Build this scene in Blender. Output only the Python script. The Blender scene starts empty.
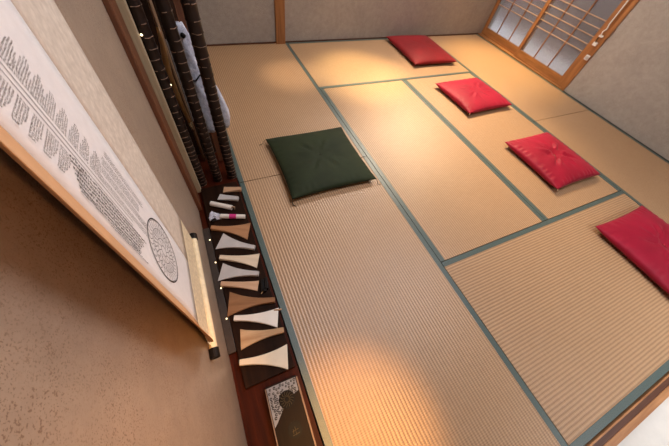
import bpy, bmesh, math, random
from mathutils import Vector, Matrix, noise
random.seed(4)
SC = bpy.context.scene
C = SC.collection
PI = math.pi

# ---------------------------------------------------------------- materials
def new_mat(name):
    m = bpy.data.materials.new(name); m.use_nodes = True
    nt = m.node_tree; b = nt.nodes['Principled BSDF']
    return m, nt, b
def N(nt, t, **kw):
    n = nt.nodes.new(t)
    for k, v in kw.items():
        if k in n.inputs.keys(): n.inputs[k].default_value = v
        else: setattr(n, k, v)
    return n
def ramp(nt, fac, stops):
    r = nt.nodes.new('ShaderNodeValToRGB'); cr = r.color_ramp
    while len(cr.elements) < len(stops): cr.elements.new(.5)
    for e, (p, c) in zip(cr.elements, stops): e.position = p; e.color = (*c, 1)
    nt.links.new(fac, r.inputs[0]); return r.outputs[0]
def coords(nt, scale=(1, 1, 1), kind='Object'):
    tc = nt.nodes.new('ShaderNodeTexCoord'); mp = nt.nodes.new('ShaderNodeMapping')
    mp.inputs['Scale'].default_value = scale
    nt.links.new(tc.outputs[kind], mp.inputs[0]); return mp.outputs[0]
def noise_n(nt, vec, scale, detail=4, rough=.6):
    n = N(nt, 'ShaderNodeTexNoise'); n.inputs['Scale'].default_value = scale
    n.inputs['Detail'].default_value = detail; n.inputs['Roughness'].default_value = rough
    nt.links.new(vec, n.inputs['Vector']); return n.outputs['Fac']
def bump(nt, b, h, strength, dist=.002, prev=None):
    n = nt.nodes.new('ShaderNodeBump'); n.inputs['Strength'].default_value = strength; n.inputs['Distance'].default_value = dist
    nt.links.new(h, n.inputs['Height'])
    if prev: nt.links.new(prev, n.inputs['Normal'])
    nt.links.new(n.outputs[0], b.inputs['Normal']); return n.outputs[0]
def mixc(nt, fac, a, c, mode='MIX'):
    m = nt.nodes.new('ShaderNodeMix'); m.data_type = 'RGBA'; m.blend_type = mode
    if isinstance(fac, (int, float)): m.inputs[0].default_value = fac
    else: nt.links.new(fac, m.inputs[0])
    for i, v in ((6, a), (7, c)):
        if isinstance(v, tuple): m.inputs[i].default_value = (*v, 1)
        else: nt.links.new(v, m.inputs[i])
    return m.outputs[2]
def plain(name, col, rough=.6, spec=.5, metal=0, nscale=40, amt=.15, bstr=0, coat=0, sheen=0):
    m, nt, b = new_mat(name)
    v = coords(nt); n = noise_n(nt, v, nscale)
    d = tuple(c*(1-amt) for c in col); l = tuple(min(1, c*(1+amt)) for c in col)
    nt.links.new(ramp(nt, n, [(.3, d), (.7, l)]), b.inputs['Base Color'])
    b.inputs['Roughness'].default_value = rough; b.inputs['Specular IOR Level'].default_value = spec
    b.inputs['Metallic'].default_value = metal; b.inputs['Coat Weight'].default_value = coat
    b.inputs['Sheen Weight'].default_value = sheen
    if bstr: bump(nt, b, n, bstr)
    return m
def wood(name, dark, light, axis='Y', scale=1, rough=.45, coat=0, spec=.5):
    m, nt, b = new_mat(name)
    s = {'X': (1.5, 22, 22), 'Y': (22, 1.5, 22), 'Z': (22, 22, 1.5)}[axis]
    v = coords(nt, tuple(q*scale for q in s))
    n = noise_n(nt, v, 2.2, 6, .65)
    nt.links.new(ramp(nt, n, [(.28, dark), (.55, tuple((a+c)/2 for a, c in zip(dark, light))), (.75, light)]), b.inputs['Base Color'])
    b.inputs['Roughness'].default_value = rough; b.inputs['Coat Weight'].default_value = coat; b.inputs['Coat Roughness'].default_value = .15
    b.inputs['Specular IOR Level'].default_value = spec
    bump(nt, b, n, .15, .001)
    return m
def emit(name, col, s):
    m, nt, b = new_mat(name)
    b.inputs['Base Color'].default_value = (*col, 1); b.inputs['Emission Color'].default_value = (*col, 1); b.inputs['Emission Strength'].default_value = s
    return m

def stucco(name, base, speck, fine=1.0, spec=.2, rough=.9):
    m, nt, b = new_mat(name)
    v = coords(nt)
    big = noise_n(nt, v, 2.2, 5, .6)
    mid = noise_n(nt, v, 26, 5, .7)
    c1 = ramp(nt, big, [(.3, tuple(q*.87 for q in base)), (.7, tuple(q*1.1 for q in base))])
    c2 = mixc(nt, .35, c1, ramp(nt, mid, [(.3, tuple(q*.7 for q in base)), (.7, tuple(q*1.3 for q in base))]))
    sp = noise_n(nt, v, 150*fine, 2, .5)
    msk = ramp(nt, sp, [(.56, (0, 0, 0)), (.63, (1, 1, 1))])
    gate = ramp(nt, noise_n(nt, v, 9, 3, .6), [(.36, (.15, .15, .15)), (.56, (1, 1, 1))])
    mm = mixc(nt, 1.0, msk, gate, 'MULTIPLY')
    nt.links.new(mixc(nt, mm, c2, speck), b.inputs['Base Color'])
    b.inputs['Roughness'].default_value = rough; b.inputs['Specular IOR Level'].default_value = spec
    p = bump(nt, b, mid, .35, .002)
    bump(nt, b, noise_n(nt, v, 220, 3, .6), .4, .001, p)
    return m

def tatami(name, axis, tint=1.0):
    """ribs run along the mat's long axis"""
    m, nt, b = new_mat(name)
    v = coords(nt)
    w = nt.nodes.new('ShaderNodeTexWave'); w.wave_type = 'BANDS'; w.bands_direction = 'Y' if axis == 'X' else 'X'
    w.inputs['Scale'].default_value = 20.5; w.inputs['Distortion'].default_value = .6
    w.inputs['Detail'].default_value = 2; w.inputs['Detail Scale'].default_value = 1.5
    nt.links.new(v, w.inputs[0])
    w2 = nt.nodes.new('ShaderNodeTexWave'); w2.wave_type = 'BANDS'; w2.bands_direction = 'X' if axis == 'X' else 'Y'
    w2.inputs['Scale'].default_value = 42; w2.inputs['Distortion'].default_value = 1.2; w2.inputs['Detail'].default_value = 2
    nt.links.new(v, w2.inputs[0])
    sv = coords(nt, (6, 160, 1) if axis == 'Y' else (160, 6, 1))
    st = noise_n(nt, sv, 3, 3, .6)
    base = ramp(nt, noise_n(nt, v, 3.0, 4, .6), [(.3, (.42*tint, .216*tint, .106*tint)), (.7, (.50*tint, .268*tint, .138*tint))])
    c = mixc(nt, .62, base, ramp(nt, w.outputs['Fac'], [(.0, (.13*tint, .058*tint, .018*tint)), (.4, (.41*tint, .242*tint, .122*tint)), (1, (.61*tint, .395*tint, .225*tint))]))
    c = mixc(nt, .27, c, ramp(nt, w2.outputs['Fac'], [(0, (.20*tint, .12*tint, .055*tint)), (1, (.60*tint, .42*tint, .25*tint))]))
    c = mixc(nt, .16, c, ramp(nt, st, [(.35, (.22*tint, .13*tint, .06*tint)), (.65, (.60*tint, .42*tint, .25*tint))]))
    nt.links.new(c, b.inputs['Base Color'])
    b.inputs['Roughness'].default_value = .40; b.inputs['Specular IOR Level'].default_value = .75
    p = bump(nt, b, w.outputs['Fac'], .45, .0025)
    bump(nt, b, w2.outputs['Fac'], .3, .001, p)
    return m

def fabric(name, col, dark, rough=.7, wr=.25, sheen=.3):
    m, nt, b = new_mat(name)
    v = coords(nt)
    n = noise_n(nt, v, 5, 4, .6)
    nt.links.new(ramp(nt, n, [(.3, dark), (.7, col)]), b.inputs['Base Color'])
    b.inputs['Roughness'].default_value = rough; b.inputs['Sheen Weight'].default_value = sheen; b.inputs['Sheen Roughness'].default_value = .4
    b.inputs['Specular IOR Level'].default_value = .3
    p = bump(nt, b, noise_n(nt, v, 14, 4, .6), wr, .006)
    bump(nt, b, noise_n(nt, v, 420, 2, .6), .25, .0006, p)
    return m

M = {}
M['wall'] = stucco('wall_plaster', (.40, .365, .325), (.27, .235, .20), 1.4)
M['wall_sand'] = stucco('alcove_plaster', (.315, .240, .182), (.17, .105, .065), 3.4, .9, .42)
M['tat_x'] = tatami('woven_rush_crosswise', 'X')
M['tat_y'] = tatami('woven_rush_lengthwise', 'Y')
M['heri'] = plain('green_cloth_binding', (.070, .105, .096), .42, .8, nscale=300, amt=.35, bstr=.3)
M['core'] = plain('straw_core', (.30, .22, .12), .9, nscale=80)
M['cedar'] = wood('orange_cedar_z', (.20, .075, .022), (.46, .20, .065), 'Z')
M['cedar_x'] = wood('orange_cedar_x', (.30, .125, .045), (.60, .30, .125), 'X')
M['cedar_y'] = wood('orange_cedar_y', (.20, .075, .022), (.46, .20, .065), 'Y')
M['groove'] = wood('dark_groove', (.06, .02, .01), (.14, .05, .022), 'X')
M['pale_wood'] = wood('pale_muntin_wood', (.36, .22, .14), (.58, .40, .27), 'Y', rough=.5)
M['lacquer'] = wood('red_brown_board', (.022, .0035, .0015), (.085, .013, .003), 'Y', rough=.5, spec=.1)
M['dark_board'] = wood('dark_brown_plank', (.009, .004, .0022), (.026, .0105, .005), 'Y', rough=.55, spec=.08)
M['dark_panel'] = wood('dark_panel', (.022, .009, .0045), (.06, .025, .011), 'Z', rough=.5)
M['post'] = wood('brown_post', (.10, .033, .014), (.24, .09, .04), 'Z', rough=.45)
M['cream_strip'] = wood('cream_strip', (.40, .31, .19), (.58, .48, .32), 'Z', rough=.6)
M['rail_grey'] = plain('grey_brown_rail', (.032, .022, .017), .5, nscale=30)
M['white_floor'] = plain('white_floor', (.70, .68, .63), .6, nscale=14, amt=.05)
M['ceil'] = wood('ceiling_boards', (.30, .20, .12), (.45, .33, .2), 'X')
M['red'] = fabric('red_cotton', (.37, .003, .030), (.26, .002, .020), .6, .3, .08)
M['red_dark'] = fabric('deep_red_cotton', (.26, .004, .009), (.17, .003, .006), .6, .2, .08)
M['green'] = fabric('green_cotton', (.021, .032, .009), (.011, .018, .005), .75, .25, .03)
M['thread_dark'] = plain('dark_green_thread', (.03, .03, .015), .8)
M['thread_tan'] = plain('tan_thread', (.42, .27, .16), .8)
M['thread_red'] = plain('red_thread', (.35, .02, .03), .8)
M['paper'] = plain('white_scroll_paper', (.74, .73, .74), .8, .2, nscale=60, amt=.03)
M['ink'] = plain('black_ink', (.012, .012, .016), .8, .1)
M['backing'] = plain('tan_backing_paper', (.62, .36, .19), .8, .2, nscale=20, amt=.06)
M['roller'] = plain('cream_roller', (.72, .62, .42), .5, nscale=60, amt=.12)
M['black'] = plain('black_lacquer', (.007, .005, .004), .5, .15)
M['grout'] = plain('dark_subfloor', (.05, .04, .03), .95)
def brocade():
    m, nt, b = new_mat('beige_brocade')
    v = coords(nt)
    vo = nt.nodes.new('ShaderNodeTexVoronoi'); vo.inputs['Scale'].default_value = 90; nt.links.new(v, vo.inputs[0])
    c = ramp(nt, vo.outputs['Distance'], [(.15, (.68, .61, .53)), (.6, (.54, .475, .41))])
    c = mixc(nt, .5, c, ramp(nt, noise_n(nt, v, 55, 4, .7), [(.35, (.50, .44, .375)), (.65, (.74, .665, .58))]))
    nt.links.new(c, b.inputs['Base Color']); b.inputs['Roughness'].default_value = .65
    return m
M['brocade'] = brocade()
M['brocade_cream_lit'] = plain('cream_brocade_lit', (.70, .60, .42), .6, nscale=90, amt=.2)  # paler brocade copy; light falling low on the scroll is painted in
def bamboo():
    m, nt, b = new_mat('smoked_bamboo')
    v = coords(nt, (30, 30, 3)); n = noise_n(nt, v, 2, 5, .6)
    c = ramp(nt, n, [(.3, (.005, .0022, .0014)), (.6, (.017, .007, .004)), (.8, (.05, .02, .01))])
    nt.links.new(c, b.inputs['Base Color']); b.inputs['Roughness'].default_value = .42; b.inputs['Specular IOR Level'].default_value = .3
    bump(nt, b, n, .3, .002)
    return m
M['bamboo'] = bamboo()
M['node'] = plain('pale_bamboo_node', (.27, .17, .12), .6, nscale=70, amt=.7)
M['thin_cane'] = wood('tan_cane', (.20, .11, .055), (.38, .24, .14), 'Z', rough=.4)
M['ochre_wood'] = wood('ochre_wood', (.36, .17, .05), (.62, .34, .12), 'Z', rough=.3, coat=.4)
M['brass'] = plain('pale_metal', (.75, .62, .45), .25, metal=1, amt=.1)
def wrap():
    m, nt, b = new_mat('white_plastic_wrap')
    v = coords(nt); n = noise_n(nt, v, 28, 5, .7)
    nt.links.new(ramp(nt, n, [(.3, (.42, .45, .56)), (.62, (.72, .74, .84))]), b.inputs['Base Color'])
    b.inputs['Roughness'].default_value = .25; b.inputs['Specular IOR Level'].default_value = .6
    bump(nt, b, n, .9, .012)
    return m
M['wrap'] = wrap()
M['white_plastic'] = plain('white_plastic', (.80, .79, .77), .4, amt=.04)
M['magenta'] = plain('magenta_label', (.62, .03, .22), .5)
M['wood_tan'] = wood('tan_plectrum_wood', (.46, .27, .15), (.62, .40, .25), 'X', rough=.45)
M['wood_orange'] = wood('orange_plectrum_wood', (.30, .14, .06), (.45, .23, .11), 'X', rough=.4)
M['wood_brown'] = wood('brown_plectrum_wood', (.22, .10, .04), (.37, .19, .09), 'X', rough=.4)
M['wood_pale'] = wood('pale_plectrum_wood', (.60, .48, .34), (.74, .62, .47), 'X', rough=.45)
M['bone_grey'] = plain('grey_white_plectrum', (.50, .48, .47), .4, nscale=18, amt=.08)
M['bone_white'] = plain('white_plectrum', (.74, .70, .64), .35, nscale=18, amt=.05)
M['bone_cream'] = plain('cream_plectrum', (.70, .62, .48), .35, nscale=18, amt=.05)
M['streak'] = wood('streaked_plectrum_wood', (.34, .18, .08), (.68, .50, .31), 'X', scale=.5, rough=.4)
M['led'] = emit('warm_bulb', (1, .78, .45), 2.2)
M['box_wood'] = wood('dark_box_lid', (.010, .005, .0025), (.022, .011, .005), 'Y', rough=.55, spec=.12)
M['box_edge'] = plain('pale_box_edge', (.26, .16, .105), .5)
M['box_white'] = plain('bluish_white_print', (.26, .27, .30), .5)
M['gold'] = plain('gold_mark', (.14, .10, .045), .4, metal=.5)
def glass():
    m, nt, b = new_mat('frosted_pane')
    v = coords(nt); n = noise_n(nt, v, 5, 4, .6)
    b.inputs['Base Color'].default_value = (.86, .88, .92, 1)
    b.inputs['Transmission Weight'].default_value = .92; b.inputs['Roughness'].default_value = .26; b.inputs['IOR'].default_value = 1.45
    bump(nt, b, noise_n(nt, v, 120, 2, .5), .2, .001)
    return m
M['glass'] = glass()
M['outside_ground'] = plain('pale_gravel', (.80, .79, .80), .9, nscale=60, amt=.3)
M['outside_wall'] = plain('added_wall_plaster', (.12, .088, .08), .9, nscale=2.5, amt=.7)
M['leaf'] = plain('shrub_leaf', (.03, .05, .03), .7)

# ---------------------------------------------------------------- mesh helpers
def link(name, bm, mat, parent=None, smooth=False, loc=None, rot=None):
    me = bpy.data.meshes.new(name)
    bmesh.ops.recalc_face_normals(bm, faces=bm.faces)
    bm.to_mesh(me); bm.free()
    for m in (mat if isinstance(mat, (list, tuple)) else [mat]): me.materials.append(m)
    if smooth:
        for p in me.polygons: p.use_smooth = True
    o = bpy.data.objects.new(name, me); C.objects.link(o)
    if parent: o.parent = parent
    if loc: o.location = loc
    if rot: o.rotation_euler = rot
    return o
def empty(name, label, cat, loc=(0, 0, 0), rz=0, group=None):
    o = bpy.data.objects.new(name, None); C.objects.link(o); o.empty_display_size = .05
    o.location = loc; o.rotation_euler = (0, 0, rz); o['label'] = label; o['category'] = cat
    if group: o['group'] = group
    return o
def tag(o, label, cat, group=None):
    o['label'] = label; o['category'] = cat
    if group: o['group'] = group
    return o
def struct(o, label=None, cat=None):
    o['kind'] = 'structure'
    if label: o['label'] = label
    if cat: o['category'] = cat
    return o
def box(bm, x0, x1, y0, y1, z0, z1, bev=0):
    vs = [bm.verts.new((x, y, z)) for x in (x0, x1) for y in (y0, y1) for z in (z0, z1)]
    F = [(0, 1, 3, 2), (4, 6, 7, 5), (0, 4, 5, 1), (2, 3, 7, 6), (0, 2, 6, 4), (1, 5, 7, 3)]
    fs = [bm.faces.new([vs[i] for i in f]) for f in F]
    if bev:
        es = list({e for f in fs for e in f.edges})
        bmesh.ops.bevel(bm, geom=es, offset=bev, segments=2, profile=.6, affect='EDGES')
    return fs
def bx(*a, bev=0):
    bm = bmesh.new(); box(bm, *a, bev=bev); return bm
def tube(bm, pts, r, seg=8, cap=True):
    """pts list of Vector; r scalar or list"""
    pts = [Vector(p) for p in pts]; n = len(pts)
    if not isinstance(r, (list, tuple)): r = [r]*n
    rings = []
    ref = Vector((0, 0, 1))
    t0 = (pts[1]-pts[0]).normalized()
    if abs(t0.dot(ref)) > .9: ref = Vector((1, 0, 0))
    for i, p in enumerate(pts):
        t = (pts[min(i+1, n-1)]-pts[max(i-1, 0)]).normalized()
        a = ref - t*ref.dot(t); a.normalize(); ref = a; b = t.cross(a)
        rings.append([bm.verts.new(p + (a*math.cos(2*PI*k/seg) + b*math.sin(2*PI*k/seg))*r[i]) for k in range(seg)])
    for i in range(n-1):
        for k in range(seg):
            bm.faces.new((rings[i][k], rings[i][(k+1) % seg], rings[i+1][(k+1) % seg], rings[i+1][k]))
    if cap: bm.faces.new(rings[0][::-1]); bm.faces.new(rings[-1])
    return rings
def tb(pts, r, seg=8):
    bm = bmesh.new(); tube(bm, pts, r, seg); return bm

# ---------------------------------------------------------------- the room
SIZE = 3.6; U = .9; ZC = 2.4
struct(link('floor', bx(-.3, 3.7, .0, 3.64, -.12, -.056), M['grout']))
NY = -2.0
# near side: sliding door track, then the white floor of the next space
bm = bx(-.6, 3.9, NY, -.0605, -.14, -.012)
struct(link('floor.001', bm, M['white_floor']), 'smooth white floor beyond the wooden door track', 'floor')
bm = bx(-.0, 3.66, -.0135, -.007, -.13, .002, bev=.001)
box(bm, 0, 3.66, -.060, -.035, -.13, .002, bev=.001)
struct(link('trim_1', bm, M['cedar_x']), 'orange wood sliding door track along the near edge of the mats', 'door track')
struct(link('trim_2', bx(0, 3.66, -.0350, -.0135, -.13, -.001), M['groove']))

# walls
struct(link('wall_back', bx(-1.0, 3.8, 3.605, 3.70, -.1, ZC), M['wall']))
# right wall with the opening of the sliding doors (y 2.155..3.6, z up to 1.8)
DH = 1.80
bm = bmesh.new()
box(bm, 3.605, 3.72, NY, 2.155, -.1, ZC); box(bm, 3.605, 3.72, 2.155, 3.605, DH+.05, ZC)
struct(link('wall_right', bm, M['wall']))
struct(link('wall_left', bx(-.36, -.25, NY, 2.14, -.1, ZC), M['wall_sand']))
# return beside the bamboo poles: closet side panel, then the closet front along x=0
struct(link('wall_left.001', bx(-.36, -.006, 2.14, 3.605, -.1, ZC), M['wall']))
bm = bx(-.25, -.006, 2.115, 2.138, .0, ZC)
struct(link('trim_3', bm, M['dark_panel']), 'dark wooden panel behind the bamboo poles', 'panel')
struct(link('ceiling', bx(-.36, 3.72, NY, 3.7, ZC, ZC+.08), M['ceil']))
struct(link('wall_near', bx(-.36, 3.72, NY-.1, NY, -.1, ZC), M['wall']))
# alcove board
struct(link('trim_4', bx(-.25, -.0035, -.0, 2.112, -.10, -.002, bev=.0015), M['lacquer']), 'red-brown lacquered alcove floor board beside the mats', 'board')
# posts and trims
struct(link('trim_5', bx(.776, .868, 3.575, 3.62, -.004, ZC, bev=.003), M['cedar']), 'orange-brown wooden post in the back wall', 'post')
struct(link('baseboard_back', bx(.0, 3.6, 3.596, 3.607, -.02, .012), M['groove']))
struct(link('trim_6', bx(-.252, -.232, 1.655, 1.765, -.002, ZC, bev=.004), M['post']), 'brown wooden post on the alcove wall beside the bamboo', 'post')
struct(link('trim_7', bx(-.252, -.212, 1.79, 1.825, -.002, ZC, bev=.003), M['cream_strip']), 'narrow cream wood strip between the brown post and the bamboo', 'strip')

# ---------------------------------------------------------------- tatami mats
def mat_(x0, x1, y0, y1, axis, label):
    g = .0024
    x0 += g; x1 -= g; y0 += g; y1 -= g
    cx, cy = (x0+x1)/2, (y0+y1)/2; a, b = (x1-x0)/2, (y1-y0)/2
    t = empty('tatami_mat', label, 'tatami mat', (cx, cy, -.055))
    bm = bx(-a, a, -b, b, 0, .0525)
    link('straw_core', bm, M['core'], t)
    hw = .0285
    if axis == 'Y': bm = bx(-a+hw*.9, a-hw*.9, -b, b, .0526, .055)
    else: bm = bx(-a, a, -b+hw*.9, b-hw*.9, .0526, .055)
    link('rush_cover', bm, M['tat_'+axis.lower()], t)
    for s in (-1, 1):
        if axis == 'Y':
            q = sorted((s*(a-hw), s*(a+.0006))); bm = bx(q[0], q[1], -b, b, .01, .0563, bev=.0008)
        else:
            q = sorted((s*(b-hw), s*(b+.0006))); bm = bx(-a, a, q[0], q[1], .01, .0563, bev=.0008)
        link('edge_binding', bm, M['heri'], t)
    return t
mat_(0, U, 2*U-.0, 4*U, 'Y', 'tatami mat by the bamboo poles, reaching the back wall left of the post')
mat_(0, U, 0, 2*U, 'Y', 'long tatami mat in front of the green cushion, beside the row of plectrums')
mat_(U, 3*U, 3*U, 4*U, 'X', 'tatami mat along the back wall under the dark red cushion')
mat_(U, 2*U, U, 3*U, 'Y', 'bare tatami mat in the middle of the room, right of the green cushion')
mat_(2*U, 3*U, U, 3*U, 'Y', 'tatami mat carrying the two middle red cushions')
mat_(U, 3*U, 0, U, 'X', 'near tatami mat along the door track, under the nearest red cushion')
mat_(3*U, 4*U, 2*U, 4*U, 'Y', 'tatami mat in front of the glazed sliding doors')
mat_(3*U, 4*U, 0, 2*U, 'Y', 'tatami mat along the bare right wall, nearer than the sliding doors')

# ---------------------------------------------------------------- cushions
def cushion_bm(a, b, H, seed, tuft=.5, wr=1.0, n=56):
    bm = bmesh.new(); rnd = random.Random(seed)
    ph = [rnd.uniform(0, 6.28) for _ in range(8)]
    def P(u, v, top):
        k = max(0, 1-abs(u)**3.2)**.45*max(0, 1-abs(v)**3.2)**.45
        x = a*u*(1-.045*(1-v*v)); y = b*v*(1-.045*(1-u*u))
        r = math.hypot(u, v); th = math.atan2(v, u)
        if top:
            z = H*.42 + H*.58*k*(1-.10*r*r)
            dimple = math.exp(-(r/.13)**2)
            z -= H*.30*tuft*dimple
            rad = math.sin(th*9+ph[0]+1.6*math.sin(th*2+ph[1])) + .6*math.sin(th*17+ph[2]+r*5)
            z += H*.085*wr*rad*math.exp(-((r-.32)/.22)**2)
            eg = max(abs(u), abs(v))
            s = v if abs(u) > abs(v) else u
            z += H*.05*wr*math.sin(s*34+ph[3]+2*math.sin(s*7+ph[4]))*math.exp(-((eg-.9)/.08)**2)*k
            z += H*.05*math.sin(u*3+ph[5])*math.sin(v*3.5+ph[6])*k
        else:
            z = H*.42*(1-k)**1.0
            cc = (abs(u)*abs(v))**3
            z = z*(.75+.35*cc)
        return (x, y, z)
    def rem(t):
        s = -1+2*t; return math.copysign(abs(s)**.72, s) if True else s
    T = {}; B = {}
    for i in range(n+1):
        for j in range(n+1):
            u, v = rem(i/n), rem(j/n)
            edge = i in (0, n) or j in (0, n)
            T[i, j] = bm.verts.new(P(u, v, True))
            B[i, j] = T[i, j] if edge else bm.verts.new(P(u, v, False))
    for i in range(n):
        for j in range(n):
            bm.faces.new((T[i, j], T[i+1, j], T[i+1, j+1], T[i, j+1]))
            q = (B[i, j], B[i, j+1], B[i+1, j+1], B[i+1, j])
            if len(set(q)) == 4:
                try: bm.faces.new(q)
                except ValueError: pass
    return bm
def cushion(loc, rz, a, b, H, mat, thread, label, seed, tassels, tuft, wr, group=None):
    t = empty('floor_cushion', label, 'cushion', (loc[0], loc[1], .0015), rz, group)
    link('cover', cushion_bm(a, b, H, seed, tuft, wr), mat, t, smooth=True)
    # tuft: a small crossed stitch in the middle
    z = H*(1-.30*tuft)+.0005
    if tuft > .2:
        bm = bmesh.new()
        tube(bm, [(-.012, -.003, z), (0, 0, z+.003), (.012, .004, z)], .0016, 6)
        tube(bm, [(-.003, .012, z), (0, 0, z+.003), (.004, -.012, z)], .0016, 6)
        link('centre_stitch', bm, thread, t, smooth=True)
    for (su, sv, kind) in tassels:
        x, y, zc = a*su, b*sv, H*.42
        bm = bmesh.new(); rnd = random.Random(seed*7+int(su*3+sv))
        if kind == 'long':
            L = .055
            for q in range(3):
                d1 = rnd.uniform(-.25, .25)
                dx, dy = -su*.35+d1, sv*1.0
                if su < 0 and sv > 0: dx, dy = -1.0, -.5
                pts = [(x*.985, y*.985, zc), (x+dx*.008+su*.006, y+dy*.008, zc*.6), (x+dx*.02+su*.008, y+dy*.020, .003), (x+dx*L*.8+su*.004, y+dy*L*.62+rnd.uniform(-.004, .004), .0025)]
                if su > 0 > sv: pts[-1] = (x+.022, y-.03, .0025)
                tube(bm, pts, .0013, 5)
        else:
            for q in range(3):
                tube(bm, [(x*.98, y*.98, zc), (x+su*.006, y+sv*.006, zc-.002+q*.002), (x+su*(.010+.002*q), y+sv*.012, zc*.8)], .0018, 5)
        link('corner_tassel', bm, thread, t, smooth=True)
    return t
cushion((.545, 1.835), 0, .290, .283, .075, M['green'], M['thread_dark'], 'dark green square floor cushion on the left tatami mat', 3,
        [(-1, 1, 'long'), (-1, -1, 'long'), (1, -1, 'long')], .35, .55)
GR = 'red floor cushions in a row along the right side'
cushion((2.345, 3.215), -.03, .285, .33, .085, M['red_dark'], M['thread_red'], 'dark red floor cushion against the back wall, farthest in the row', 5, [(-1, -1, 's')], .15, .3, GR)
cushion((2.330, 2.275), .03, .285, .255, .085, M['red'], M['thread_tan'], 'smooth bright red floor cushion, second from the back wall', 8, [(-1, -1, 's')], .15, .7, GR)
cushion((2.352, 1.335), 0, .268, .272, .088, M['red'], M['thread_tan'], 'red floor cushion with deep radiating wrinkles at its centre tuft, third from the back', 11, [(-1, -1, 's')], 1.0, 1.3, GR)
cushion((2.345, .46), 0, .290, .275, .090, M['red'], M['thread_red'], 'nearest red floor cushion, cut off by the right edge of the photo', 14, [], .8, 1.0, GR)

# ---------------------------------------------------------------- sliding glazed doors
def door(name, ya, yb, x0, x1, g0, g1, vs, label):
    """ya<yb outer; g0<g1 glass"""
    t = empty(name, label, 'door', (x0, ya, .012)); t['kind'] = 'structure'
    zb, zt = .012, DH-.01; Z = -.012
    O = lambda bm: bmesh.ops.translate(bm, verts=bm.verts, vec=(-x0, -ya, Z)) or bm
    for (a, b) in ((ya, g0), (g1, yb)):
        link('stile', O(bx(x0, x1, a, b, zb, zt, bev=.002)), M['cedar'], t)
    link('bottom_rail', O(bx(x0+.001, x1-.001, g0, g1, zb, .095)), M['cedar_y'], t)
    link('top_rail', O(bx(x0+.001, x1-.001, g0, g1, zt-.05, zt)), M['cedar_y'], t)
    xm = (x0+x1)/2
    link('pane', O(bx(xm+.002, xm+.005, g0, g1, .095, zt-.05)), M['glass'], t)
    for y in vs:
        link('muntin', O(bx(xm-.009, xm+.0015, y-.005, y+.005, .095, zt-.05)), M['cedar'], t)
    zs = [.350+.066*k for k in range(5)] + [1.1+.066*k for k in range(5)] + [1.68]
    for z in zs:
        link('muntin', O(bx(xm-.0085, xm+.001, g0, g1, z-.004, z+.004)), M['pale_wood'], t)
    return t
door('door_1', 2.195, 2.955, 3.625, 3.652, 2.285, 2.915, (2.495, 2.705), 'near sliding door with frosted panes and a lattice of thin muntins')
door('door_2', 2.905, 3.598, 3.656, 3.683, 2.950, 3.555, (3.155, 3.365), 'far sliding door beside the back corner, frosted panes and thin muntins')
struct(link('trim_9', bx(3.598, 3.70, 2.155, 2.194, -.02, DH+.05, bev=.002), M['cedar']), 'orange-brown door jamb beside the right wall', 'door jamb')
struct(link('trim_10', bx(3.602, 3.70, 2.194, 3.600, -.02, .011), M['cedar_y']))
struct(link('trim_11', bx(3.598, 3.70, 2.194, 3.600, DH, DH+.05), M['cedar_y']))
struct(link('trim_12', bx(3.5995, 3.606, .0, 2.154, -.02, .006), M['rail_grey']))
# outside seen blurred through the panes; tall wall added to darken them above
struct(link('floor.002', bx(3.72, 6.5, -1, 6, -.25, -.15), M['outside_ground']), 'pale ground outside the glazed doors', 'ground')
struct(link('wall_garden_added', bx(4.9, 5.0, -1, 6.5, -.15, 4.5), M['outside_wall']), 'grey garden wall added outside the glazed doors to darken the upper panes', 'wall')

# white cable with fittings on the near stile
t = empty('cable', 'white cable running down the door stile to a small fitting', 'cable', (3.60, 2.215, .42))
link('cord', tb([(.004, .035, 1.30), (.006, .03, .8), (.007, .022, .40), (.005, .016, .19), (.0, .002, .155), (.0, .018, .13), (.002, .006, .09)], .0062, 8), M['white_plastic'], t, smooth=True)
bm = bx(-.012, .014, -.022, .018, .015, .045, bev=.004)
link('plug', bm, M['white_plastic'], t)
link('latch', tb([(-.010, .0, .045), (-.016, .004, .062), (-.010, .010, .085)], .0055, 6), M['black'], t, smooth=True)
link('socket', bx(-.010, .014, -.018, .020, .088, .105, bev=.003), M['white_plastic'], t)
t = link('door_catch', bx(3.585, 3.6, 2.165, 2.205, .315, .360, bev=.006), M['white_plastic'])
tag(t, 'small white catch on the door jamb below the white cable', 'catch')
link('strike_plate', bx(3.582, 3.586, 2.172, 2.198, .325, .350, bev=.001), M['bone_grey'], t)
tag(link('cord_loop', tb([(3.604, 2.152, .60), (3.592, 2.140, .56), (3.592, 2.150, .52), (3.598, 2.165, .50)], .003, 6), M['post'], smooth=True),
    'short brown cord loop at the jamb beside the white cable', 'cord')

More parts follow.
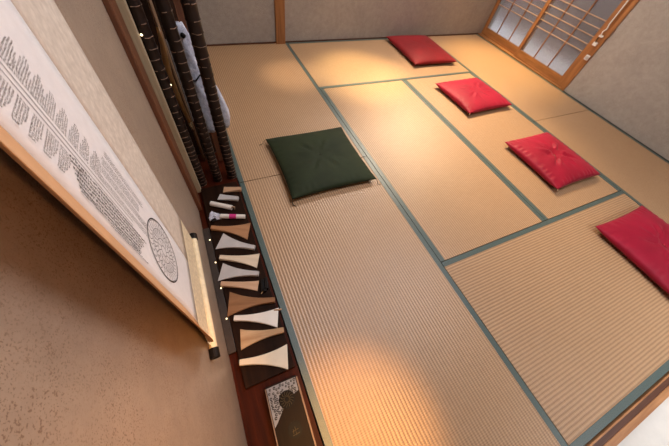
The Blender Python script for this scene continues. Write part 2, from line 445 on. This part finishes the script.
# ---------------------------------------------------------------- hanging scroll
SX = -.236
sc = empty('hanging_scroll', 'hanging scroll with dense black script and a round emblem on the plaster wall', 'scroll', (SX, 1.02, .366))
def prof(z):
    """(x, y) polyline of the scroll's cross-section at height z, right edge to curled left edge"""
    a = min(1, max(0, (z-.40)/.24)); a = a*a*(3-2*a)
    flat = [(-.238, 1.213), (-.238, 1.05), (-.238, .86), (-.238, .850), (-.238, .842), (-.238, .834), (-.238, .826)]
    curl = [(-.240, 1.213), (-.2355, 1.05), (-.235, .866), (-.228, .842), (-.215, .812), (-.200, .7875), (-.1875, .7695)]
    return [(f[0]+(c[0]-f[0])*a, f[1]+(c[1]-f[1])*a) for f, c in zip(flat, curl)]
def strip(i0, i1, z0, z1, n, th=.0008, off=0, sub=6):
    bm = bmesh.new(); rows = []
    for k in range(n+1):
        z = z0+(z1-z0)*k/n; p = prof(z)[i0:i1+1]
        # resample with Catmull style smoothing
        q = []
        for j in range(len(p)-1):
            for s in range(sub):
                tt = s/sub
                P0 = p[max(j-1, 0)]; P1 = p[j]; P2 = p[j+1]; P3 = p[min(j+2, len(p)-1)]
                q.append(tuple(.5*(2*P1[m]+(-P0[m]+P2[m])*tt+(2*P0[m]-5*P1[m]+4*P2[m]-P3[m])*tt**2+(-P0[m]+3*P1[m]-3*P2[m]+P3[m])*tt**3) for m in (0, 1)))
        q.append(p[-1])
        row = []
        for m, (x, y) in enumerate(q):
            d = (q[min(m+1, len(q)-1)][0]-q[max(m-1, 0)][0], q[min(m+1, len(q)-1)][1]-q[max(m-1, 0)][1]); L = math.hypot(*d)
            nx, ny = -d[1]/L, d[0]/L   # towards the room
            row.append((bm.verts.new((x+nx*off-SX, y+ny*off-1.02, z-.366)), bm.verts.new((x+nx*(off-th)-SX, y+ny*(off-th)-1.02, z-.366))))
        rows.append(row)
    W = len(rows[0])
    for k in range(n):
        for m in range(W-1):
            A, B_, C_, D = rows[k][m], rows[k][m+1], rows[k+1][m+1], rows[k+1][m]
            bm.faces.new((A[0], B_[0], C_[0], D[0])); bm.faces.new((A[1], D[1], C_[1], B_[1]))
        for m in (0, W-1):
            A, D = rows[k][m], rows[k+1][m]; bm.faces.new((A[0], D[0], D[1], A[1]))
    for k in (0, n):
        for m in range(W-1):
            A, B_ = rows[k][m], rows[k][m+1]; bm.faces.new((A[0], A[1], B_[1], B_[0]))
    return bm
TOP = 1.95
link('side_border', strip(0, 1, .50, TOP-.1, 30), M['brocade'], sc, smooth=True)
link('paper', strip(1, 2, .50, TOP-.1, 30), M['paper'], sc, smooth=True)
link('side_border', strip(2, 6, .50, TOP-.1, 30), M['backing'], sc, smooth=True)
link('bottom_border', strip(0, 6, .372, .50, 14), M['brocade_cream_lit'], sc, smooth=True)
link('top_border', strip(0, 6, TOP-.1, TOP, 3), M['brocade'], sc, smooth=True)
# rollers
bm = bmesh.new(); tube(bm, [(-.0, .819-1.02, 0), (0, 1.218-1.02, 0)], .0115, 16); ro = link('roller', bm, M['roller'], sc, smooth=False)
for y0, y1 in ((.793, .820), (1.217, 1.240)):
    link('roller_knob', tb([(0, y0-1.02, 0), (0, y1-1.02, 0)], .0145, 16), M['black'], ro)
link('top_rod', bx(-.004, .006, .80-1.02, 1.22-1.02, TOP-.366, TOP-.346), M['roller'], sc)
# written marks: dense strokes, illegible, as in the photograph
ink = bmesh.new(); rnd = random.Random(12)
XI = .0013
def stroke(y0, z0, y1, z1, w):
    d = Vector((0, y1-y0, z1-z0)); L = d.length
    if L < 1e-6: return
    n = Vector((0, -d.z, d.y))/L*w/2
    def X(y):  # paper depth at this y
        f = min(1, max(0, (y-.866)/(1.05-.866))); return -.235+(-.2355+.235)*f - SX + .0007 + (.0012 if y < .885 else 0)
    a = [Vector((X(y0), y0-1.02, z0-.366)), Vector((X(y1), y1-1.02, z1-.366))]
    ink.faces.new([ink.verts.new(a[0]+n), ink.verts.new(a[1]+n), ink.verts.new(a[1]-n), ink.verts.new(a[0]-n)])
def glyph(y, z, s):
    for _ in range(rnd.choice((3, 3, 4))):
        if rnd.random() < .5:
            zz = z+rnd.uniform(-.4, .4)*s; stroke(y-.42*s, zz, y+rnd.uniform(.1, .42)*s, zz+rnd.uniform(-.15, .15)*s, .165*s)
        else:
            yy = y+rnd.uniform(-.4, .4)*s; stroke(yy, z+.42*s, yy+rnd.uniform(-.2, .2)*s, z-rnd.uniform(.1, .42)*s, .165*s)
def block(y0, y1, z0, z1, cp=.0048, gp=.0042, slant=0, shape=None):
    y = y1-cp/2
    while y > y0+cp*.4:
        z = z1-gp/2
        while z > z0:
            if shape is None or shape((y-y0)/(y1-y0), (z-z0)/(z1-z0)): glyph(y, z, gp*.86)
            z -= gp
        y -= cp
zr = [(1.1055, 1.1235), (1.0865, 1.1050), (1.0675, 1.0855), (1.0465, 1.0665), (1.0250, 1.0455), (1.0035, 1.0235), (.9815, 1.0020), (.9560, .9800)]
for i, (a, b) in enumerate(zr):
    block(.941, .988, a, b, .0037, .0032, shape=lambda u, v: u < .42+1.5*(1-v) if v > .5 else u < .75+.6*v)
    if a > 1.02: block(.882, .923, a-.010, b-.012, .0037, .0032, shape=lambda u, v: u > .5-v)
for k in range(14):   # further up the scroll
    z = 1.126+.021*k
    block(.941, .988, z, z+.018, .0046, .0042); block(.882, .923, z-.01, z+.007, .0046, .0042)
block(.941, .955, .80, .955, .0042, .0034); block(.957, .975, .80, .953, .0037, .0030); block(.978, .998, .83, .953, .0040, .0032)
block(1.002, 1.016, .815, .948, .0045, .0036)
for k, y in enumerate((.923, .9165, .910, .9035, .897, .8905, .884)):
    z0 = .812+.004*k+rnd.uniform(-.006, .006); z1 = 1.016-.004*k
    z = z1
    while z > z0: glyph(y, z, .0050); z -= .0040
block(.872, .882, .81, .93, .0055, .0046)
for y in (.929, .9375):
    stroke(y, 1.42, y, .86, .0009)
# round emblem
ec = (.962, .716); RY, RZ = .0665, .083
def ring(f, w, n=72):
    for k in range(n):
        a, b = 2*PI*k/n, 2*PI*(k+1)/n
        stroke(ec[0]+RY*f*math.cos(a), ec[1]+RZ*f*math.sin(a), ec[0]+RY*f*math.cos(b), ec[1]+RZ*f*math.sin(b), w)
for f, w in ((1, .0026), (.96, .0008), (.70, .0011), (.40, .0011), (.17, .0012)): ring(f, w)
for k in range(30):
    a = 2*PI*k/30; c, s = math.cos(a), math.sin(a)
    for f0, f1 in ((.73, .94),):
        g = a+.09; m = (f0+f1)/2
        stroke(ec[0]+RY*f0*c, ec[1]+RZ*f0*s, ec[0]+RY*m*math.cos(g), ec[1]+RZ*m*math.sin(g), .0011)
        stroke(ec[0]+RY*m*math.cos(g), ec[1]+RZ*m*math.sin(g), ec[0]+RY*f1*c, ec[1]+RZ*f1*s, .0011)
for k in range(24):
    a = 2*PI*k/24; g = a+.16
    stroke(ec[0]+RY*.43*math.cos(a), ec[1]+RZ*.43*math.sin(a), ec[0]+RY*.67*math.cos(g), ec[1]+RZ*.67*math.sin(g), .0012)
    stroke(ec[0]+RY*.67*math.cos(a), ec[1]+RZ*.67*math.sin(a), ec[0]+RY*.55*math.cos(g), ec[1]+RZ*.55*math.sin(g), .0012)
for k in range(10):
    a = 2*PI*k/10; stroke(ec[0]+RY*.18*math.cos(a), ec[1]+RZ*.18*math.sin(a), ec[0]+RY*.38*math.cos(a+.2), ec[1]+RZ*.38*math.sin(a+.2), .0012)
link('ink_marks', ink, M['ink'], sc)

# ---------------------------------------------------------------- plank, rail of lights
tag(link('display_plank', bx(-.214, -.014, .722, 1.800, .0, .018, bev=.002), M['dark_board']), 'long dark brown plank on the alcove floor holding the row of plectrums', 'plank')
t = empty('light_rail', 'narrow grey-brown rail with four tiny warm bulbs between plank and wall', 'light rail', (-.233, .868, -.002))
link('rail_body', bx(-.0155, .0165, .0, .648, .0, .017, bev=.001), M['rail_grey'], t)
for (x, y) in ((-.224, 1.437), (-.221, 1.300), (-.222, 1.160), (-.226, 1.013)):
    bm = bmesh.new(); bmesh.ops.create_uvsphere(bm, u_segments=12, v_segments=8, radius=.0034)
    bmesh.ops.translate(bm, verts=bm.verts, vec=(x+.233, y-.868, .0195)); link('bulb', bm, M['led'], t, smooth=True)

# ---------------------------------------------------------------- plectrums (flared blades with a square grip)
ZP = .0185
def bachi_bm(L, wb, hw=.0235, th=.020, bt=.0045, skew=0, pw=2.1, n=18):
    """grip end at x=0, blade edge at x=L; flat on z=0"""
    bm = bmesh.new(); R = []
    for i in range(n+1):
        t = i/n; w = hw/2+(wb-hw)/2*max(0, (t-.05)/.95)**pw
        h = th+(bt-th)*min(1, t**1.1)
        if i == 0: w *= .9
        c = min(.0022, h*.3); x = L*t
        pr = [(-w, c), (-w, h-c), (-w+c, h), (w-c, h), (w, h-c), (w, c), (w-c, 0), (-w+c, 0)]
        R.append([bm.verts.new((x+skew*y*t**3, y, z)) for y, z in pr])
    for i in range(n):
        for k in range(8): bm.faces.new((R[i][k], R[i][(k+1) % 8], R[i+1][(k+1) % 8], R[i+1][k]))
    bm.faces.new(R[0]); bm.faces.new(R[-1][::-1])
    return bm
def bachi(grip, blade, wb, mat, label, **kw):
    g, b = Vector((*grip, 0)), Vector((*blade, 0)); d = b-g; L = d.length
    t = empty('plectrum', label, 'plectrum', (g.x, g.y, ZP), math.atan2(d.y, d.x), 'plectrums laid in a row on the dark plank')
    o = bachi_bm(L, wb, **kw)
    # blade and grip are two parts cut at one third
    geom = o.verts[:]+o.edges[:]+o.faces[:]
    cut = L*.36
    bm2 = o.copy()
    for q, keep in ((o, 1), (bm2, 0)):
        bmesh.ops.bisect_plane(q, geom=q.verts[:]+q.edges[:]+q.faces[:], plane_co=(cut, 0, 0), plane_no=(1, 0, 0), clear_inner=bool(keep), clear_outer=not keep)
        es = [e for e in q.edges if e.is_boundary]
        if es: bmesh.ops.contextual_create(q, geom=es)
    link('blade', o, mat, t, smooth=False); link('grip', bm2, mat, t, smooth=False)
    return t
bachi((-.204, 1.500), (-.028, 1.425), .108, M['wood_orange'], 'orange-brown wooden plectrum just nearer than the pink-banded one, blade toward the mats')
bachi((-.026, 1.310), (-.180, 1.412), .098, M['bone_grey'], 'grey-white plectrum with its blade toward the wall, next to the orange-brown one')
bachi((-.196, 1.313), (-.028, 1.238), .082, M['wood_pale'], 'pale wooden plectrum with its blade toward the mats, between the two grey-white ones')
bachi((-.044, 1.164), (-.208, 1.240), .094, M['bone_grey'], 'second grey-white plectrum, blade toward the wall, beside the small black block')
bachi((-.216, 1.174), (-.062, 1.110), .052, M['wood_tan'], 'slim tan plectrum with a narrow blade, between a grey-white one and the brown one')
bachi((-.010, 1.013), (-.205, 1.072), .115, M['wood_brown'], 'dark brown wooden plectrum, blade toward the wall, widest of the row')
bachi((-.195, .998), (-.020, .935), .088, M['bone_white'], 'bright white plectrum with its blade toward the mats, next to the brown one')
bachi((-.013, .872), (-.190, .905), .085, M['streak'], 'streaked light brown plectrum, second from the near end of the plank')
bachi((-.212, .818), (-.030, .768), .098, M['bone_cream'], 'cream plectrum at the near end of the plank')
bachi((.000, 1.720), (-.095, 1.752), .044, M['wood_tan'], 'small tan plectrum at the far end of the plank by the bamboo', hw=.026, pw=1.4)
bachi((-.032, 1.652), (-.130, 1.706), .044, M['bone_grey'], 'small grey-white plectrum, second from the far end of the plank', hw=.026, pw=1.4)
# white hollow tube
a, b = Vector((-.178, 1.662, 0)), Vector((-.078, 1.598, 0)); d = b-a; L = d.length
bm = bmesh.new(); seg = 20
prs = [(0, .0135), (L, .0135), (L, .0105), (L*.4, .0105)]
rings = [[bm.verts.new((x, r*math.cos(2*PI*k/seg), .0135+r*math.sin(2*PI*k/seg))) for k in range(seg)] for x, r in prs]
for i in range(3):
    for k in range(seg): bm.faces.new((rings[i][k], rings[i][(k+1) % seg], rings[i+1][(k+1) % seg], rings[i+1][k]))
bm.faces.new(rings[0]); bm.faces.new(rings[-1])
t = empty('tube', 'white hollow tube lying on the plank above the pink-banded roll', 'tube', (a.x, a.y, ZP), math.atan2(d.y, d.x))
link('tube_wall', bm, M['bone_white'], t, smooth=False)
bm = bmesh.new(); tube(bm, [(L*.8, 0, .0135), (L*.93, .002, .0140), (L+.012, .008, .012), (L+.016, -.004, .009)], [.008, .007, .004, .002], 8)
link('frayed_filling', bm, M['thin_cane'], t, smooth=True)
# wrapped roll with magenta band
a, b = Vector((-.178, 1.572, 0)), Vector((-.026, 1.516, 0)); d = b-a; L = d.length
t = empty('wrapped_roll', 'white wrapped roll with a magenta band and crumpled clear end', 'roll', (a.x, a.y, ZP), math.atan2(d.y, d.x))
link('roll', tb([(L*.22, 0, .0125), (L*.6, 0, .0125), (L, 0, .0125)], .0125, 16), M['bone_white'], t)
link('band', tb([(L*.50, 0, .0127), (L*.72, 0, .0127)], .0131, 16), M['magenta'], t)
bm = bmesh.new(); rr = random.Random(2)
R = []
for i in range(9):
    f = i/8; x = L*(.24-.36*f); w = .012+.022*f; h = .022*(1-.5*f)
    R.append([bm.verts.new((x+rr.uniform(-.004, .004), -w+2*w*k/8+.004*f, .004+max(0, h*math.sin(PI*k/8)*.8+rr.uniform(-.003, .008)*f))) for k in range(9)])
for i in range(8):
    for k in range(8): bm.faces.new((R[i][k], R[i][k+1], R[i+1][k+1], R[i+1][k]))
o = link('crumpled_end', bm, M['wrap'], t, smooth=False)
sm = o.modifiers.new('s', 'SOLIDIFY'); sm.thickness = .001
tag(link('card', bx(-.012, .012, -.009, .009, 0, .003), M['black'], loc=(-.182, 1.545, .030), rot=(0, .1, .4)), 'tiny black card on the crumpled wrap of the roll', 'card')
# black block and peg
t = empty('black_block', 'small black lacquered block at the mat side of the plank', 'block', (-.032, 1.100, ZP), -.2)
bm = bmesh.new()
for (x, y0, y1, h) in ((-.012, -.030, .030, .014), (.006, -.024, .034, .022), (-.002, -.034, -.018, .020)):
    box(bm, x-.008, x+.008, y0, y1, 0, h, bev=.003)
link('block_body', bm, M['black'], t)
link('pin', tb([(-.012, -.032, .008), (-.020, -.040, .006)], .003, 8), M['brass'], t)
t = link('peg', tb([(-.018, 0, .004), (.012, 0, .004), (.018, 0, .004)], [.004, .004, .0015], 8), M['wood_tan'], loc=(.002-.012, .968, ZP), rot=(0, 0, -.25), smooth=True)
tag(t, 'tiny light wooden peg behind the bright white plectrum blade', 'peg')
# ---------------------------------------------------------------- lidded box at the near end
t = empty('lacquer_box', 'shallow dark box with black and white patterned lid and pale edges', 'box', (-.087, .575, -.0015), -.035)
# local frame: x -.062..+.062, y -.2..+.113
hx, y1, y0, H = .0615, .118, -.20, .040
link('body', bx(-hx, hx, y0, y1, 0, H-.004, bev=.004), M['black'], t)
link('edge_trim', bx(hx-.003, hx+.003, y0, y1-.006, H-.010, H+.002, bev=.001), M['box_edge'], t)
link('edge_trim', bx(-hx-.002, -hx+.002, y0, y1-.006, H-.010, H+.001, bev=.001), M['box_edge'], t)
lid = link('lid', bx(-hx+.002, hx-.003, y0+.002, y1-.002, H-.004, H, bev=.001), M['box_wood'], t)
# printed patterned corner: pale field with dark curls
bm = bmesh.new(); e = .0004
pts = [(-hx+.004, y1-.006), (hx-.006, y1-.006), (hx-.006, y1-.052), (hx-.030, y1-.060), (-.010, y1-.085), (-hx+.016, y1-.125), (-hx+.004, y1-.135)]
bm.faces.new([bm.verts.new((x, y, H+e)) for x, y in pts[::-1]])
link('printed_field', bm, M['box_white'], lid)
bm = bmesh.new(); rr = random.Random(5)
def inside(x, y):
    f = (x+hx)/(2*hx)
    return y > y1-.128+.075*f
def cring(x, y, r0, r1, n=12, z=None):
    z = z or H+.0008
    A = [bm.verts.new((x+r0*math.cos(2*PI*k/n), y+r0*math.sin(2*PI*k/n), z)) for k in range(n)]
    B = [bm.verts.new((x+r1*math.cos(2*PI*k/n), y+r1*math.sin(2*PI*k/n), z)) for k in range(n)]
    for k in range(n-1): bm.faces.new((A[k], A[k+1], B[k+1], B[k]))
got = []
for _ in range(2500):
    x, y = rr.uniform(-hx+.010, hx-.012), rr.uniform(y1-.13, y1-.012)
    if inside(x, y-.007) and all((x-a)**2+(y-b)**2 > .0096**2 for a, b in got):
        got.append((x, y)); q = rr.uniform(.8, 1.1); cring(x, y, .0022*q, .0049*q); cring(x, y, 0.0003, .0010, 6)
link('curl_print', bm, M['black'], lid)
def disc(x, y, r, z0, z1, n=32):
    b_ = bmesh.new(); tube(b_, [(x, y, z0), (x, y, z1)], r, n); return b_
d1 = link('medallion', disc(.006, y1-.066, .030, H, H+.0016), M['black'], lid)
bm = bmesh.new()
for k in range(14):
    a = 2*PI*k/14; tube(bm, [(.006+.008*math.cos(a), y1-.066+.008*math.sin(a), H+.0018), (.006+.018*math.cos(a+.5), y1-.066+.018*math.sin(a+.5), H+.0018), (.006+.025*math.cos(a+.3), y1-.066+.025*math.sin(a+.3), H+.0018)], .0008, 4)
link('medallion_lines', bm, M['gold'], d1)
d2 = link('medallion', disc(.008, y1-.165, .026, H, H+.0016), M['black'], lid)
bm = bmesh.new()
for p in ([(-.010, 0), (.012, .002)], [(.001, .012), (.001, -.014)], [(-.012, -.012), (.014, -.010)], [(-.006, .006), (-.008, -.008)]):
    tube(bm, [(.008+x, y1-.168+y, H+.002) for x, y in p], .0011, 5)
link('medallion_lines', bm, M['gold'], d2)

# ---------------------------------------------------------------- bamboo poles
def pole(x, y, r, seed, label, htop=ZC):
    rr = random.Random(seed)
    t = empty('bamboo_pole', label, 'bamboo pole', (x, y, -.002), 0, 'smoked bamboo poles at the end of the alcove')
    # one connected culm; broken pale scars are faces of the raised node rings
    bm = bmesh.new(); seg = 28; rows = []; scar = set(); z = 0; gap = .016
    def ring(z, rad, wob=0, ph=0):
        rows.append([bm.verts.new((rad*math.cos(2*PI*k/seg), rad*math.sin(2*PI*k/seg), z+wob*math.sin(2*PI*k/seg*2+ph)+wob*.6*math.sin(2*PI*k/seg*5+ph))) for k in range(seg)])
    while z < htop-.03:
        ph = rr.uniform(0, 6.28); wob = rr.uniform(.0006, .0022) if z > 0 else 0
        ring(z, r*.985, wob, ph); ring(z+.0035, r*1.035, wob, ph); ring(z+.0062, r*1.035, wob, ph); ring(z+.0095, r*.97, wob, ph)
        lvl = len(rows)-3
        for q in range(3):
            k0 = int((-1.75+rr.uniform(-.7, .5))/(2*PI)*seg) if q == 0 else rr.randrange(seg)
            for k in range(k0, k0+rr.randint(3, 7)): scar.add((lvl, k % seg))
        z += gap*rr.uniform(.8, 1.2)+.006; gap = min(.044, gap*1.035)
    ring(htop, r*.97)
    for i in range(len(rows)-1):
        for k in range(seg):
            f = bm.faces.new((rows[i][k], rows[i][(k+1) % seg], rows[i+1][(k+1) % seg], rows[i+1][k]))
            if (i, k) in scar: f.material_index = 1
    bm.faces.new(rows[0][::-1]); bm.faces.new(rows[-1])
    o = link('culm', bm, [M['bamboo'], M['node']], t, smooth=True)
    return t
pole(-.201, 1.858, .0275, 1, 'dark smoked bamboo pole nearest the scroll wall')
pole(-.110, 1.865, .0245, 2, 'middle dark smoked bamboo pole of the three')
pole(-.025, 1.868, .0268, 3, 'dark smoked bamboo pole beside the tatami, nearest the mats')
# plank seen between middle and right poles, thin canes behind
tag(link('board', bx(-.075, -.030, 2.02, 2.035, -.002, 2.1, bev=.002), M['post']), 'upright brown board behind the gap between middle and right bamboo poles', 'board')
tag(link('cane', tb([(-.158, 2.050, -.002), (-.158, 2.052, .6), (-.156, 2.055, 1.6)], .0085, 12), M['thin_cane'], smooth=True), 'thin tan cane standing behind the left and middle bamboo poles', 'cane')
# wooden stick with metal tip hanging between left and middle poles
t = empty('walking_stick', 'polished ochre wooden stick with pale metal tip between left and middle bamboo', 'stick', (-.160, 1.960, .305))
link('shaft', tb([(0, 0, .03), (-.012, 0, .16), (-.018, 0, .28), (.0, .0, .40), (.004, 0, .46)], [.008, .012, .016, .010, .006], 12), M['ochre_wood'], t, smooth=True)
link('tip', tb([(.003, 0, -.02), (0, 0, .035)], [.007, .0092], 12), M['brass'], t, smooth=True)
link('hanging_cord', tb([(.004, 0, .455), (.004, .02, 1.0), (.004, .10, 1.4)], .0016, 6), M['post'], t)
# grey-white folded umbrella-like wrap
def wrapbody(name, cx, cy, prof_, seed, flat=.55):
    bm = bmesh.new(); R = []; seg = 28; n = len(prof_)
    for i, (z, cxx, w) in enumerate(prof_):
        R.append([])
        for k in range(seg):
            a = 2*PI*k/seg
            r = w*(1+.10*math.sin(5*a+i*.7+seed)+.06*math.sin(9*a+i*1.9))
            R[-1].append(bm.verts.new((cxx+r*math.cos(a), r*flat*math.sin(a), z)))
    for i in range(n-1):
        for k in range(seg): bm.faces.new((R[i][k], R[i][(k+1) % seg], R[i+1][(k+1) % seg], R[i+1][k]))
    bm.faces.new(R[0]); bm.faces.new(R[-1]); return bm
t = empty('wrapped_umbrella', 'bluish white plastic-wrapped bundle hanging between middle and right bamboo poles', 'bundle', (-.055, 1.958, .26))
pr = []
for i in range(25):
    f = i/24; z = .02+.50*f
    w = .046-.014*f if f < .92 else .033-.16*(f-.92)
    pr.append((z, -.022+.006*math.sin(f*5), w))
link('wrap', wrapbody('wrap', 0, 0, pr, 1), M['wrap'], t, smooth=True)
link('cord_knot', tb([(-.056, -.012, .300), (-.02, -.027, .302), (.004, -.024, .325)], .0034, 8), M['black'], t, smooth=True)
link('fastener', tb([(-.022, -.012, .482), (-.018, -.026, .482)], [.009, .009], 12), M['black'], t, smooth=True)
link('hanging_cord', tb([(-.018, 0, .51), (-.018, .055, .95)], .0018, 6), M['post'], t)
tag(link('paper_slip', bx(-.150, -.124, 2.1122, 2.1155, .24, .66), M['bone_grey']), 'pale grey paper slip on the dark panel behind the wooden stick', 'paper')
t = empty('pouch', 'white pouch bulging out right of the right bamboo pole', 'pouch', (.012, 1.918, .31))
link('pouch_body', wrapbody('p', 0, 0, [(.0, -.002, .010), (.02, .0, .019), (.06, .003, .025), (.10, .001, .024), (.15, -.004, .019), (.20, -.010, .014), (.24, -.014, .006), (.26, -.016, .003)], 4, .6), M['wrap'], t, smooth=True)
link('hanging_cord', tb([(-.016, 0, .255), (-.016, .06, .6)], .0015, 6), M['white_plastic'], t)
for i, (x, y, z, lb) in enumerate(((-.207, 1.829, .79, 'tiny warm bulb high on the left bamboo pole'), (-.176, 1.8525, .595, 'tiny warm bulb in the gap between left and middle bamboo poles'))):
    bm = bmesh.new(); bmesh.ops.create_uvsphere(bm, u_segments=12, v_segments=8, radius=.0042)
    o = link('fairy_light', bm, M['led'], loc=(x, y, z), smooth=True); tag(o, lb, 'bulb', 'tiny bulbs on the bamboo')
    link('wire', tb([(0, .006, 0), (.003, .009, .02), (-.002, .012, .05)], .0012, 5), M['black'], o)

# ---------------------------------------------------------------- high window in the back wall (added out of frame to supply the daylight)
t = empty('added_window_1', 'added papered window high in the back wall, unseen, supplying daylight', 'window', (2.4, 3.60, 1.72)); t['kind'] = 'structure'
bm = bmesh.new()
for a in ((-.85, .85, -.02, .006, -.04, 0), (-.85, .85, -.02, .006, .50, .54), (-.89, -.85, -.02, .006, -.04, .54), (.85, .89, -.02, .006, -.04, .54)): box(bm, *a)
link('frame', bm, M['cedar_x'], t)
link('paper_pane', bx(-.85, .85, -.004, .004, 0, .50), emit('added_glow_paper', (1, .93, .82), 3.0), t)  # glowing pane, added as a daylight source

def area(loc, target, sx, sy, power, col, spread=180):
    l = bpy.data.lights.new('area', 'AREA'); l.shape = 'RECTANGLE'; l.size = sx; l.size_y = sy; l.energy = power; l.color = col; l.spread = math.radians(spread)
    o = bpy.data.objects.new('unseen_area_light', l); C.objects.link(o); o.location = loc
    o.rotation_euler = (Vector(target)-Vector(loc)).to_track_quat('-Z', 'Y').to_euler(); return o
def spot(loc, target, ang, blend, power, col, size=.05):
    l = bpy.data.lights.new('spot', 'SPOT'); l.energy = power; l.color = col; l.spot_size = math.radians(ang); l.spot_blend = blend; l.shadow_soft_size = size
    o = bpy.data.objects.new('ceiling_spot', l); C.objects.link(o); o.location = loc
    o.rotation_euler = (Vector(target)-Vector(loc)).to_track_quat('-Z', 'Y').to_euler(); return o
area((2.4, 3.56, 1.97), (2.5, 1.9, 0), 1.6, .45, 56, (1, .90, .80))       # daylight added at the unseen back window
area((2.2, -1.2, 2.35), (2.3, -.8, 0), 1.2, .8, 20, (.97, .97, 1), 80)        # added unseen light that brightens the white floor
area((1.1, 1.2, 2.37), (.8, 1.1, .3), .7, .7, 32, (.92, .92, 1))         # ceiling lamp
spot((1.55, 3.3, 2.36), (1.42, 2.88, 0), 28, 1, 320, (1, .78, .38))
spot((2.3, 3.4, 2.36), (2.0, 2.1, 0), 50, 1, 340, (1, .70, .36))
spot((3.2, 3.35, 2.36), (3.2, 2.8, 0), 40, 1, 330, (1, .68, .27))
spot((.75, 3.1, 2.36), (.74, 2.97, 0), 17, 1, 110, (1, .76, .50))
spot((.16, .0, 2.36), (.11, .38, 0), 20, .9, 230, (1, .50, .15))
spot((.35, .1, 2.36), (-.25, .66, .52), 16, 1, 140, (1, .44, .11))
spot((.75, -.5, 2.3), (-.25, .66, .90), 34, 1, 48, (1, .46, .18))  # unseen warm spot added to tint the left wall orange

# ---------------------------------------------------------------- world
w = bpy.data.worlds.new('World'); SC.world = w; w.use_nodes = True
bg = w.node_tree.nodes['Background']
sky = w.node_tree.nodes.new('ShaderNodeTexSky'); sky.sky_type = 'HOSEK_WILKIE'; sky.turbidity = 6; sky.sun_direction = (.5, -.3, .8)
mx = w.node_tree.nodes.new('ShaderNodeMix'); mx.data_type = 'RGBA'; mx.inputs[0].default_value = .75
w.node_tree.links.new(sky.outputs[0], mx.inputs[6]); mx.inputs[7].default_value = (.9, .9, .95, 1)
w.node_tree.links.new(mx.outputs[2], bg.inputs[0]); bg.inputs[1].default_value = 1.9

# ---------------------------------------------------------------- camera
cam = bpy.data.cameras.new('camera'); co = bpy.data.objects.new('camera', cam); C.objects.link(co)
cam.sensor_width = 36; cam.sensor_fit = 'HORIZONTAL'; cam.lens = 14.5178; cam.clip_start = .02
co.matrix_world = Matrix(((0.907153, 0.262573, -0.328830, -0.076408), (-0.400584, 0.778159, -0.483737, 0.579765), (0.128866, 0.570547, 0.811092, 1.270899), (0, 0, 0, 1)))
co.scale = (1, 1, 1)
SC.camera = co
SC.view_settings.view_transform = 'Standard'; SC.view_settings.look = 'None'; SC.view_settings.gamma = 1
SC.view_settings.exposure = 0.43; SC.view_settings.use_curve_mapping = False
